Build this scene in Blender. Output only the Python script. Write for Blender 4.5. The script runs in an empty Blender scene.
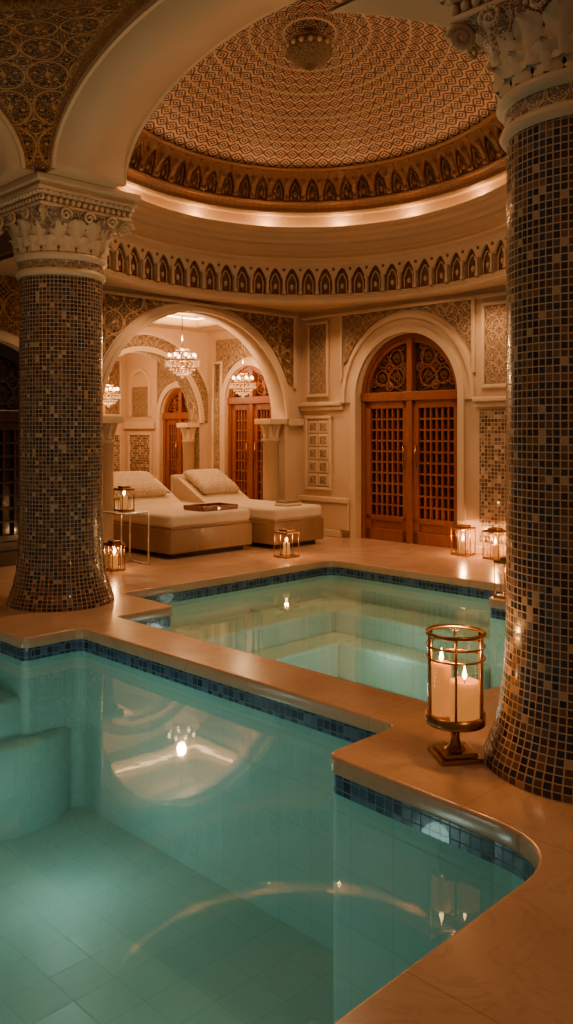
import bpy, bmesh, math, random
from math import sin, cos, pi, sqrt, atan2, radians
from mathutils import Vector, Matrix
random.seed(4)
K=1/sqrt(2)
def W(u,v,z): return ((u-v)*K,(u+v)*K,z)
scene=bpy.context.scene
COL=scene.collection

# ------------------------------------------------------------------ node helpers
class NT:
    def __init__(s,name):
        s.m=bpy.data.materials.new(name); s.m.use_nodes=True
        s.t=s.m.node_tree; s.t.nodes.clear()
        s.out=s.n('ShaderNodeOutputMaterial')
    def n(s,typ,**kw):
        nd=s.t.nodes.new(typ)
        for k,v in kw.items(): setattr(nd,k,v)
        return nd
    def l(s,a,b): s.t.links.new(a,b)
    def math(s,op,a,b=None,clamp=False):
        nd=s.n('ShaderNodeMath',operation=op,use_clamp=clamp)
        for i,x in enumerate((a,b)):
            if x is None: continue
            if isinstance(x,(int,float)): nd.inputs[i].default_value=x
            else: s.l(x,nd.inputs[i])
        return nd.outputs[0]
    def mix(s,f,a,b):
        nd=s.n('ShaderNodeMix',data_type='RGBA')
        for sock,x in ((nd.inputs[0],f),(nd.inputs[6],a),(nd.inputs[7],b)):
            if isinstance(x,(int,float)): sock.default_value=x
            elif isinstance(x,tuple): sock.default_value=(*x,1) if len(x)==3 else x
            else: s.l(x,sock)
        return nd.outputs[2]
    def ramp(s,f,stops,const=False):
        nd=s.n('ShaderNodeValToRGB')
        if const: nd.color_ramp.interpolation='CONSTANT'
        e=nd.color_ramp.elements
        while len(e)<len(stops): e.new(0.5)
        for i,(p,c) in enumerate(stops):
            e[i].position=p; e[i].color=(*c,1) if isinstance(c,tuple) else (c,c,c,1)
        s.l(f,nd.inputs[0]); return nd.outputs[0]
    def pbr(s,col,rough=0.5,metal=0,bump=None,bstr=0.3,bdist=0.02,spec=0.5,emit=None,estr=0,coat=0):
        p=s.n('ShaderNodeBsdfPrincipled')
        def st(nm,x):
            if isinstance(x,tuple): p.inputs[nm].default_value=(*x,1)
            elif isinstance(x,(int,float)): p.inputs[nm].default_value=x
            else: s.l(x,p.inputs[nm])
        st('Base Color',col); st('Roughness',rough); st('Metallic',metal)
        p.inputs['Specular IOR Level'].default_value=spec
        p.inputs['Coat Weight'].default_value=coat
        if emit is not None:
            st('Emission Color',emit); p.inputs['Emission Strength'].default_value=estr
        if bump is not None:
            b=s.n('ShaderNodeBump'); b.inputs['Strength'].default_value=bstr; b.inputs['Distance'].default_value=bdist
            s.l(bump,b.inputs['Height']); s.l(b.outputs[0],p.inputs['Normal'])
        s.l(p.outputs[0],s.out.inputs[0]); return s.m
    def uv(s): return s.n('ShaderNodeTexCoord').outputs['UV']
    def obj(s): return s.n('ShaderNodeTexCoord').outputs['Object']
    def noise(s,vec,scale,detail=3,dist=0,rough=.5):
        nd=s.n('ShaderNodeTexNoise'); nd.inputs['Scale'].default_value=scale; nd.inputs['Detail'].default_value=detail
        nd.inputs['Distortion'].default_value=dist; nd.inputs['Roughness'].default_value=rough
        s.l(vec,nd.inputs['Vector']); return nd.outputs[0]
    def sep(s,v):
        nd=s.n('ShaderNodeSeparateXYZ'); s.l(v,nd.inputs[0]); return nd.outputs[0],nd.outputs[1],nd.outputs[2]
    def comb(s,x,y,z=0):
        nd=s.n('ShaderNodeCombineXYZ')
        for i,a in enumerate((x,y,z)):
            if isinstance(a,(int,float)): nd.inputs[i].default_value=a
            else: s.l(a,nd.inputs[i])
        return nd.outputs[0]

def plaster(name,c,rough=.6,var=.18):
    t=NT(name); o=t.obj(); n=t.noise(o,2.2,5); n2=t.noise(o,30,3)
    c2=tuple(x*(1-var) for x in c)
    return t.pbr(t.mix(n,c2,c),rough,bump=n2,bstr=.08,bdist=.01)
def arab(name,dark,light,sc=3.0,ns=3.2,bs=.6,rough=.45,metal=0,seed=0.0):
    """mirror-folded scroll work: carved / painted ornament. sc = motifs per metre, ns = curl density"""
    t=NT(name); x,y,_=t.sep(t.uv())
    xs=t.math('MULTIPLY',x,sc); ys=t.math('MULTIPLY',y,sc)
    fx=t.math('PINGPONG',xs,.5); fy=t.math('PINGPONG',ys,.5)
    v=t.comb(fx,fy,seed)
    n=t.noise(v,ns*1.6,.6,1.6)
    f1=t.ramp(n,[(0,1),(.30,1),(.32,0),(.375,0),(.395,1),(.435,1),(.455,0),(.495,0),(.515,1),(.555,1),(.575,0),(.62,0),(.64,1),(.69,1),(.71,0),(1,0)])
    dx=t.math('SUBTRACT',fx,.25); dy=t.math('SUBTRACT',fy,.25)
    d=t.math('SQRT',t.math('ADD',t.math('MULTIPLY',dx,dx),t.math('MULTIPLY',dy,dy)))
    ring=t.math('COMPARE',d,.235)
    rn=t.t.nodes[-1]; rn.inputs[2].default_value=.010
    r0=t.math('LESS_THAN',d,.03)
    f=t.math('MAXIMUM',t.math('MAXIMUM',f1,ring),r0)
    col=t.mix(f,dark,light)
    nn=t.noise(t.obj(),6,3); col=t.mix(t.math('MULTIPLY',nn,.25),col,tuple(c*.5 for c in light))
    return t.pbr(col,rough,metal,bump=f,bstr=bs,bdist=.015)
def mosaic(name,stops,grout,gw=.09,rough=.18,unit=1.0,coat=.3,bs=.5):
    t=NT(name); v=t.uv()
    sc=t.n('ShaderNodeVectorMath',operation='SCALE'); t.l(v,sc.inputs[0]); sc.inputs['Scale'].default_value=unit
    fl=t.n('ShaderNodeVectorMath',operation='FLOOR'); t.l(sc.outputs[0],fl.inputs[0])
    fr=t.n('ShaderNodeVectorMath',operation='FRACTION'); t.l(sc.outputs[0],fr.inputs[0])
    wn=t.n('ShaderNodeTexWhiteNoise',noise_dimensions='2D'); t.l(fl.outputs[0],wn.inputs['Vector'])
    x,y,_=t.sep(fr.outputs[0])
    ax=t.math('ABSOLUTE',t.math('SUBTRACT',x,.5)); ay=t.math('ABSOLUTE',t.math('SUBTRACT',y,.5))
    m=t.math('LESS_THAN',t.math('MAXIMUM',ax,ay),.5-gw)
    tc=t.ramp(wn.outputs['Value'],stops,True)
    col=t.mix(m,grout,tc)
    r=t.math('ADD',t.math('MULTIPLY',m,-.5),.5+rough)
    r2=t.math('ADD',r,t.math('MULTIPLY',wn.outputs['Value'],.15))
    h=t.math('MULTIPLY',m,t.math('ADD',.7,t.math('MULTIPLY',wn.outputs['Value'],.3)))
    return t.pbr(col,r2,bump=h,bstr=bs,bdist=.006,spec=.6,coat=coat)

M={}
M['cream']=plaster('cream_plaster',(.68,.48,.305))
M['creamd']=plaster('dark_cream_plaster',(.50,.34,.20))  # deeper cream tone for panel ground and small column shafts
M['trimc']=plaster('carved_limestone',(.72,.53,.345),.5)
M['arabB']=arab('brown_gold_arabesque',(.016,.006,.003),(.52,.25,.09),1.5,5.5,.8,seed=1.3)
M['arabR']=arab('red_gold_arabesque',(.045,.010,.005),(.36,.15,.06),3.4,4.2,seed=2.1)
M['arabC']=arab('cream_carved_relief',(.10,.042,.017),(.66,.44,.26),2.6,4.6,1.0,seed=.7)
M['arabS']=arab('brown_wall_spandrel',(.045,.016,.007),(.62,.38,.20),1.7,5.6,1.0,seed=3.2)
M['arabF']=arab('fine_capital_relief',(.16,.075,.035),(.70,.48,.30),4.2,3.8,1.0,seed=4.4)
M['goldtrim']=arab('gilded_border',(.08,.03,.01),(.58,.31,.12),8,2.6,.7,.4,seed=.2)
M['bandgold']=arab('muqarnas_rust_gold',(.08,.022,.010),(.44,.20,.08),9,2.6,.7,.45,seed=.9)
M['mosaic']=mosaic('column_mosaic_tile',[(0,(.014,.011,.013)),(.20,(.042,.020,.012)),(.38,(.085,.038,.018)),(.54,(.014,.020,.040)),(.72,(.14,.07,.034)),(.86,(.085,.050,.034)),(.945,(.38,.24,.14))],(.44,.29,.18),.08)
M['mosaicw']=mosaic('wall_mosaic_tile',[(0,(.10,.06,.035)),(.3,(.22,.13,.08)),(.55,(.35,.23,.14)),(.8,(.05,.035,.03)),(.92,(.5,.36,.24))],(.5,.36,.24),.08,unit=22)
M['bluetile']=mosaic('blue_pool_tile',[(0,(.006,.016,.05)),(.3,(.012,.035,.10)),(.6,(.02,.06,.15)),(.85,(.05,.10,.19))],(.13,.16,.20),.06,unit=20)
def pooltile(name,a,b,g):
    return mosaic(name,[(0,a),(.5,b),(.8,tuple(x*.98 for x in a))],g,.015,.45,4.0,0,.12)
M['pooln']=pooltile('teal_pool_tile',(.31,.47,.425),(.315,.475,.43),(.285,.44,.40))
M['poolf']=pooltile('aqua_pool_tile',(.46,.64,.55),(.47,.65,.56),(.42,.60,.52))
# deck
t=NT('beige_deck_marble'); o=t.obj()
mp=t.n('ShaderNodeMapping'); mp.inputs['Rotation'].default_value=(0,0,radians(-45)); t.l(o,mp.inputs[0])
br=t.n('ShaderNodeTexBrick'); br.offset=0; br.inputs['Scale'].default_value=1.0; br.inputs['Mortar Size'].default_value=.0025
br.inputs['Brick Width'].default_value=.95; br.inputs['Row Height'].default_value=.95
br.inputs['Color1'].default_value=(1,1,1,1); br.inputs['Color2'].default_value=(.95,.95,.95,1); br.inputs['Mortar'].default_value=(.72,.7,.68,1)
t.l(mp.outputs[0],br.inputs['Vector'])
n=t.noise(o,1.8,6,.8); c=t.mix(n,(.42,.24,.135),(.62,.39,.24))
vn=t.noise(o,3,8,2.5); vv=t.ramp(vn,[(0,0),(.47,0),(.5,1),(.53,0),(1,0)])
c=t.mix(t.math('MULTIPLY',vv,.25),c,(.28,.15,.08))
mm=t.n('ShaderNodeMix',data_type='RGBA',blend_type='MULTIPLY'); mm.inputs[0].default_value=1; t.l(c,mm.inputs[6]); t.l(br.outputs[0],mm.inputs[7])
M['deck']=t.pbr(mm.outputs[2],t.math('ADD',t.math('MULTIPLY',n,.25),.10),spec=.5)
# dome tilework: staggered rows of nested lozenges
t=NT('dome_lattice'); x,y,_=t.sep(t.uv())
row=t.math('FLOOR',y); xo=t.math('FRACT',t.math('ADD',x,t.math('MULTIPLY',row,.5))); yo=t.math('FRACT',y)
ax=t.math('ABSOLUTE',t.math('SUBTRACT',xo,.5)); ay=t.math('ABSOLUTE',t.math('SUBTRACT',yo,.5))
m=t.math('ADD',ax,ay)
b1=t.math('MULTIPLY',t.math('GREATER_THAN',m,.27),t.math('LESS_THAN',m,.44))
b2=t.math('LESS_THAN',m,.12)
b3=t.math('GREATER_THAN',m,.64)
cut=t.math('GREATER_THAN',ay,.035)
f=t.math('MAXIMUM',t.math('MAXIMUM',t.math('MULTIPLY',b1,cut),b2),b3)
c=t.mix(f,(.060,.017,.009),(.60,.39,.27))
M['lattice']=t.pbr(c,.5,bump=f,bstr=.8,bdist=.03)
def wood(name,a,b,rough=.3):
    t=NT(name); o=t.obj(); mp=t.n('ShaderNodeMapping'); mp.inputs['Scale'].default_value=(14,14,1.2); t.l(o,mp.inputs[0])
    n=t.noise(mp.outputs[0],2.5,5,.6); return t.pbr(t.mix(n,a,b),rough,bump=n,bstr=.1,bdist=.005,coat=.25)
M['wood']=wood('mahogany_wood',(.15,.036,.010),(.34,.098,.03))
M['woodd']=wood('dark_doorway_wood',(.02,.009,.005),(.045,.018,.009))  # near-black door colour stands in for the darkness of the doorway
M['wood2']=wood('walnut_frame_wood',(.20,.115,.06),(.33,.20,.11),.35)
t=NT('dark_door_glass'); n=t.noise(t.obj(),5,3); M['dglass']=t.pbr(t.mix(n,(.022,.010,.005),(.06,.026,.012)),.12,spec=.6)
t=NT('near_black'); n=t.noise(t.obj(),5); M['black']=t.pbr(t.mix(n,(.012,.008,.006),(.02,.012,.008)),.6)
t=NT('aged_brass'); n=t.noise(t.obj(),20); M['brass']=t.pbr(t.mix(n,(.30,.15,.055),(.52,.29,.12)),.28,1)
t=NT('white_metal'); n=t.noise(t.obj(),20); M['wmetal']=t.pbr(t.mix(n,(.7,.66,.6),(.8,.75,.68)),.3,.6)
def fabric(name,c):
    t=NT(name); o=t.obj(); n=t.noise(o,6,4); w=t.noise(o,150,2)
    return t.pbr(t.mix(n,tuple(x*.85 for x in c),c),.85,bump=w,bstr=.2,bdist=.004,spec=.2)
M['linen']=fabric('ivory_linen',(.78,.63,.46)); M['linenp']=arab('embroidered_pillow',(.48,.33,.20),(.78,.63,.45),4,3.4,.2,.8)
M['leather']=fabric('taupe_upholstery',(.40,.27,.17))
M['tray']=wood('red_lacquer_tray',(.15,.03,.015),(.22,.05,.02),.3)
def emis(name,c,s):
    t=NT(name); n=t.noise(t.obj(),4); e=t.n('ShaderNodeEmission'); t.l(t.mix(n,c,tuple(min(1,x*1.05) for x in c)),e.inputs[0]); e.inputs[1].default_value=s
    t.l(e.outputs[0],t.out.inputs[0]); return t.m
M['led']=emis('warm_led_strip',(1,.50,.17),8)
M['ledb']=emis('alcove_led_strip',(1,.56,.22),16)
M['flame']=emis('candle_flame',(1,.62,.22),24)
M['bulb']=emis('chandelier_bulb',(1,.66,.34),14)
t=NT('candle_wax'); n=t.noise(t.obj(),8)
M['wax']=t.pbr(t.mix(n,(.34,.135,.03),(.40,.17,.045)),.6,emit=(1,.36,.07),estr=.55,spec=.2)  # emission imitates flame light glowing through the wax
def thin(name,tint,fr=1.45,rough=.02):
    t=NT(name); f=t.n('ShaderNodeFresnel'); f.inputs[0].default_value=fr
    tr=t.n('ShaderNodeBsdfTransparent'); tr.inputs[0].default_value=(*tint,1)
    g=t.n('ShaderNodeBsdfGlossy'); g.inputs['Roughness'].default_value=rough
    n=t.noise(t.obj(),3); t.l(t.mix(n,(.95,.95,.95),(1,1,1)),g.inputs[0])
    ms=t.n('ShaderNodeMixShader'); t.l(f.outputs[0],ms.inputs[0]); t.l(tr.outputs[0],ms.inputs[1]); t.l(g.outputs[0],ms.inputs[2])
    t.l(ms.outputs[0],t.out.inputs[0]); return t,f,g,ms
t,_,_,_=thin('lantern_glass',(.97,.93,.86),1.2); M['glass']=t.m
def water(name,tint,fr):
    t,f,g,ms=thin(name,tint,fr,.03)
    n=t.noise(t.obj(),1.3,1,.2); n2=t.noise(t.obj(),9,2)
    b=t.n('ShaderNodeBump'); b.inputs['Strength'].default_value=.035; b.inputs['Distance'].default_value=.05
    t.l(t.math('ADD',n,t.math('MULTIPLY',n2,.12)),b.inputs['Height'])
    t.l(b.outputs[0],g.inputs['Normal']); t.l(b.outputs[0],f.inputs['Normal'])
    return t.m
M['watern']=water('pool_water_deep',(.62,.84,.80),1.36); M['waterf']=water('pool_water_shallow',(.82,.95,.89),1.33)
t=NT('crystal'); n=t.noise(t.obj(),30); M['crystal']=t.pbr(t.mix(n,(.75,.5,.28),(.9,.7,.45)),.08,.3,emit=(1,.52,.2),estr=.5)  # faint emission imitates bulb light caught in the beads

# ------------------------------------------------------------------ mesh builder
class MB:
    def __init__(s): s.V=[];s.F=[];s.MI=[];s.UV=[];s.S=[];s.mats=[]
    def mi(s,k):
        if k not in s.mats: s.mats.append(k)
        return s.mats.index(k)
    def face(s,pts,uvs,mat,smooth=False):
        i=len(s.V); s.V+= [tuple(p) for p in pts]; s.F.append(tuple(range(i,i+len(pts)))); s.MI.append(s.mi(mat)); s.UV.append(list(uvs)); s.S.append(smooth)
    def grid(s,P,U,mat,smooth=True,closed=False):
        base=len(s.V); nr=len(P); nc=len(P[0])
        for r in P: s.V+=[tuple(p) for p in r]
        for i in range(nr-1):
            for j in range(nc-1):
                m=mat(i,j) if callable(mat) else mat
                s.F.append((base+i*nc+j,base+i*nc+j+1,base+(i+1)*nc+j+1,base+(i+1)*nc+j))
                s.MI.append(s.mi(m)); s.S.append(smooth)
                s.UV.append([U[i][j],U[i][j+1],U[i+1][j+1],U[i+1][j]])
    def rbox(s,Mp,s0,s1,z0,z1,d0,d1,mat,r=0,seg=2):
        bm=bmesh.new(); bmesh.ops.create_cube(bm,size=1)
        for v in bm.verts:
            v.co=Vector(((s0+s1)/2+v.co.x*(s1-s0),(z0+z1)/2+v.co.y*(z1-z0),(d0+d1)/2+v.co.z*(d1-d0)))
        if r>0: bmesh.ops.bevel(bm,geom=bm.edges[:],offset=r,segments=seg,affect='EDGES',profile=.5)
        bm.normal_update()
        for f in bm.faces:
            n=f.normal; ax=max(range(3),key=lambda i:abs(n[i]))
            uv=[]
            for l in f.loops:
                c=l.vert.co; uv.append((c.x,c.y) if ax==2 else ((c.z,c.y) if ax==0 else (c.x,c.z)))
            s.face([Mp(*l.vert.co) for l in f.loops],uv,mat,False)
        bm.free()
    def lathe(s,c,prof,n,mat,us=1,vs=1,smooth=True,sx=1,sy=1,rot=0):
        P=[];U=[];L=0
        for i,(r,z) in enumerate(prof):
            if i: L+=sqrt((r-prof[i-1][0])**2+(z-prof[i-1][1])**2)
            P.append([(c[0]+r*sx*cos(2*pi*j/n+rot),c[1]+r*sy*sin(2*pi*j/n+rot),c[2]+z) for j in range(n+1)])
            U.append([(j/n*us,L*vs) for j in range(n+1)])
        s.grid(P,U,mat,smooth)
    def tube(s,pts,r,mat,n=6):
        for a,b in zip(pts[:-1],pts[1:]):
            a=Vector(a);b=Vector(b);d=(b-a)
            if d.length<1e-6: continue
            q=d.to_track_quat('Z','Y'); P=[]
            for c in (a,b): P.append([tuple(c+q@Vector((r*cos(2*pi*j/n),r*sin(2*pi*j/n),0))) for j in range(n+1)])
            s.grid(P,[[(j/n,k*d.length) for j in range(n+1)] for k in (0,1)],mat)
            for c,row in ((a,P[0]),(b,P[1])): s.face(row[:-1],[(0,0)]*n,mat)
    def torus(s,c,R,r,mat,n=32,m=8,sx=1,sy=1):
        P=[[ (c[0]+(R+r*cos(2*pi*i/m))*cos(2*pi*j/n)*sx, c[1]+(R+r*cos(2*pi*i/m))*sin(2*pi*j/n)*sy, c[2]+r*sin(2*pi*i/m)) for j in range(n+1)] for i in range(m+1)]
        s.grid(P,[[(j/n*6,i/m) for j in range(n+1)] for i in range(m+1)],mat)
    def ball(s,c,r,mat,n=8,sz=1):
        prof=[(max(.0005,r*sin(pi*i/(n//2+2))),-r*sz*cos(pi*i/(n//2+2))) for i in range(n//2+3)]
        s.lathe(c,prof,n,mat)
    def band(s,Mp,c,hw,rise,w,spring,z0,d0,d1,mat,n=36,p=2.0):
        I=[];O=[]
        if z0<spring: I.append((c-hw,z0));O.append((c-hw-w,z0))
        for k in range(n+1):
            a=pi-pi*k/n
            I.append((c+hw*cos(a),spring+rise*sin(a))); O.append((c+(hw+w)*cos(a),spring+(rise+w)*sin(a)))
        if z0<spring: I.append((c+hw,z0));O.append((c+hw+w,z0))
        L=[0]
        for a,b in zip(I[:-1],I[1:]): L.append(L[-1]+sqrt((a[0]-b[0])**2+(a[1]-b[1])**2))
        rows=[[Mp(x,z,d0) for x,z in I],[Mp(x,z,d1) for x,z in I],[Mp(x,z,d1) for x,z in O],[Mp(x,z,d0) for x,z in O]]
        for k in range(3):
            ww=[0,abs(d1-d0),abs(d1-d0)+w,2*abs(d1-d0)+w]
            s.grid([rows[k],rows[k+1]],[[(l,ww[k]) for l in L],[(l,ww[k+1]) for l in L]],mat,False)
    def plate(s,Mp,s0,s1,z0,z1,ops,d0,d1,mat,soff=None,ds=None,n=28,bottom=True):
        soff=soff or mat
        bp={round(s0,5),round(s1,5)}
        for (c,hw,sp,rise,pw) in ops:
            for k in range(n+1): bp.add(round(min(s1,max(s0,c-hw*cos(pi*k/n))),5))
        if ds:
            k=int((s1-s0)/ds)
            for i in range(k): bp.add(round(s0+i*(s1-s0)/k,5))
        bp=sorted(bp)
        def f(x,mid):
            for (c,hw,sp,rise,pw) in ops:
                if abs(mid-c)<hw:
                    q=min(1,abs(x-c)/hw); return max(z0,sp+rise*(max(0,1-q**pw))**(1/ (2.0 if pw>=2 else 1.0))),True
            return z0,False
        for a,b in zip(bp[:-1],bp[1:]):
            if b-a<1e-5: continue
            m=(a+b)/2; za,ins=f(a,m); zb,_=f(b,m)
            for d in (d0,d1): s.face([Mp(a,za,d),Mp(b,zb,d),Mp(b,z1,d),Mp(a,z1,d)],[(a,za),(b,zb),(b,z1),(a,z1)],mat)
            s.face([Mp(a,z1,d0),Mp(b,z1,d0),Mp(b,z1,d1),Mp(a,z1,d1)],[(a,d0),(b,d0),(b,d1),(a,d1)],mat)
            if ins or bottom: s.face([Mp(a,za,d0),Mp(b,zb,d0),Mp(b,zb,d1),Mp(a,za,d1)],[(a,d0),(b,d0),(b,d1),(a,d1)],soff if ins else mat,ins)
        for (c,hw,sp,rise,pw) in ops:
            for x in (c-hw,c+hw):
                if sp>z0 and s0-1e-6<=x<=s1+1e-6: s.face([Mp(x,z0,d0),Mp(x,z0,d1),Mp(x,sp,d1),Mp(x,sp,d0)],[(d0,z0),(d1,z0),(d1,sp),(d0,sp)],soff)
        for x in (s0,s1): s.face([Mp(x,z0,d0),Mp(x,z0,d1),Mp(x,z1,d1),Mp(x,z1,d0)],[(d0,z0),(d1,z0),(d1,z1),(d0,z1)],mat)
    def build(s,name,parent=None,weld=True,clip=None):
        me=bpy.data.meshes.new(name); me.from_pydata(s.V,[],s.F)
        for k in s.mats: me.materials.append(M[k])
        uvl=me.uv_layers.new(name='UVMap'); i=0
        for f,uv in zip(me.polygons,s.UV):
            for q,li in enumerate(f.loop_indices): uvl.data[li].uv=uv[q]
        me.polygons.foreach_set('material_index',s.MI); me.polygons.foreach_set('use_smooth',s.S)
        me.update()
        if weld:
            bm=bmesh.new(); bm.from_mesh(me); bmesh.ops.remove_doubles(bm,verts=bm.verts[:],dist=2e-5)
            if clip is not None:
                bmesh.ops.bisect_plane(bm,geom=bm.verts[:]+bm.edges[:]+bm.faces[:],plane_co=Vector(W(clip,0,0)),plane_no=Vector((K,K,0)),clear_inner=True)
            bmesh.ops.recalc_face_normals(bm,faces=bm.faces[:]); bm.to_mesh(me); bm.free()
        ob=bpy.data.objects.new(name,me); COL.objects.link(ob)
        if parent: ob.parent=parent
        return ob
def empty(name,loc=(0,0,0)):
    e=bpy.data.objects.new(name,None); e.location=loc; COL.objects.link(e); return e
def light(kind,name,loc,energy,color=(1,.62,.32),radius=.05,parent=None,target=None,angle=150,blend=.8):
    d=bpy.data.lights.new(name,kind); d.energy=energy; d.color=color; d.shadow_soft_size=radius
    if kind=='SPOT': d.spot_size=radians(angle); d.spot_blend=blend
    o=bpy.data.objects.new(name,d); COL.objects.link(o)
    o.location=loc
    if target is not None: o.rotation_euler=(Vector(target)-Vector(loc)).to_track_quat('-Z','Y').to_euler()
    if parent: o.parent=parent
    return o
MU=lambda s,z,d: W(9.0-d,s,z)
MV=lambda s,z,d: W(s,8.68-d,z)
MW=lambda s,z,d: W(s,d,z)

# ------------------------------------------------------------------ floor with pools
def fillet(poly,rs):
    out=[];n=len(poly)
    for i,p in enumerate(poly):
        r=rs[i] if isinstance(rs,list) else rs
        a=Vector(poly[i-1]);b=Vector(p);c=Vector(poly[(i+1)%n])
        d1=(a-b).normalized();d2=(c-b).normalized()
        if r<=0: out.append(tuple(b)); continue
        p0=b+d1*r;p1=b+d2*r
        for k in range(9):
            t_=k/8; q=(1-t_)**2*p0+2*t_*(1-t_)*b+t_*t_*p1; out.append((q.x,q.y))
    return out
near=fillet([(3.47,5.68),(3.47,2.65),(2.93,2.65),(2.87,1.43),(-1.4,1.43),(-1.4,7.6),(3.0,7.6),(3.0,5.68)],[.1,.1,.06,.32,.3,.3,.1,.06])
far=fillet([(3.86,5.82),(4.45,5.82),(4.45,6.62),(7.35,6.62),(7.35,4.1),(6.65,4.1),(6.65,2.2),(4.42,2.2),(4.42,2.65),(3.86,2.65)],[.06,.06,.08,.22,.08,.06,.1,.1,.06,.06])
cu=bpy.data.curves.new('floor','CURVE'); cu.dimensions='2D'; cu.fill_mode='BOTH'; cu.extrude=.028; cu.bevel_depth=.014; cu.bevel_resolution=3
def spl(pts):
    s=cu.splines.new('POLY'); s.points.add(len(pts)-1)
    for q,p in zip(s.points,pts): q.co=(*p,0,1)
    s.use_cyclic_u=True
spl([W(*p,0)[:2] for p in [(-4,-3),(11,-3),(11,15),(-4,15)]])
spl([W(*p,0)[:2] for p in near]); spl([W(*p,0)[:2] for p in far])
tmp=bpy.data.objects.new('tmpfloor',cu); COL.objects.link(tmp); tmp.location.z=0
bpy.context.view_layer.update()
me=bpy.data.meshes.new_from_object(tmp.evaluated_get(bpy.context.evaluated_depsgraph_get()))
bpy.data.objects.remove(tmp)
me.materials.clear(); me.materials.append(M['deck'])
fl=bpy.data.objects.new('floor',me); COL.objects.link(fl); fl.location.z=-.042
WL=-.15
def pool(poly,tile,wat,depth,steps):
    area=sum(poly[i-1][0]*poly[i][1]-poly[i][0]*poly[i-1][1] for i in range(len(poly)))
    if area<0: poly=poly[::-1]
    root=empty('swimming_pool')
    mb=MB(); n=len(poly); L=0
    for i in range(n):
        a=poly[i];b=poly[(i+1)%n]; l=sqrt((a[0]-b[0])**2+(a[1]-b[1])**2)
        for z0,z1,m in ((-.175,-.05,'bluetile'),(-depth,-.175,tile)):
            mb.face([W(*a,z0),W(*b,z0),W(*b,z1),W(*a,z1)],[(L,z0),(L+l,z0),(L+l,z1),(L,z1)],m)
        L+=l
    mb.face([W(*p,-depth) for p in poly],[p for p in poly],tile)
    mb.build('basin',root)
    mb=MB(); mb.face([W(*p,WL) for p in poly],[p for p in poly],wat); wo=mb.build('water',root,False)
    if wo.data.polygons[0].normal.z<0: wo.data.flip_normals()
    mb=MB(); steps(mb); mb.build('submerged_steps',root)
    return root
def st1(mb):
    for k,(top,v0,v1) in enumerate([(-.40,1.44,1.80),(-.66,1.80,2.15),(-.92,2.15,2.5)]):
        mb.rbox(MW,1.0,2.3,-1.35,top,v0,v1,'pooln',.03)
    for r,top in ((.62,-.72),(.42,-.45)):
        mb.lathe(W(2.98,6.15,0),[(.001,top),(r-.03,top),(r,top-.03),(r,-1.35)],48,'pooln',8,5)
def st2(mb):
    mb.rbox(MW,4.46,7.34,-1.0,-.42,6.06,6.61,'poolf',.03)
    mb.rbox(MW,6.79,7.34,-1.0,-.42,4.11,6.06,'poolf',.03)
    mb.rbox(MW,4.46,6.79,-1.0,-.64,5.68,6.06,'poolf',.03)
    mb.rbox(MW,6.41,6.79,-1.0,-.64,4.11,5.68,'poolf',.03)
    mb.rbox(MW,3.87,4.3,-1.0,-.5,2.7,5.66,'poolf',.03)
p1=pool(near,'pooln','watern',1.35,st1)
p2=pool(far,'poolf','waterf',1.0,st2)

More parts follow.
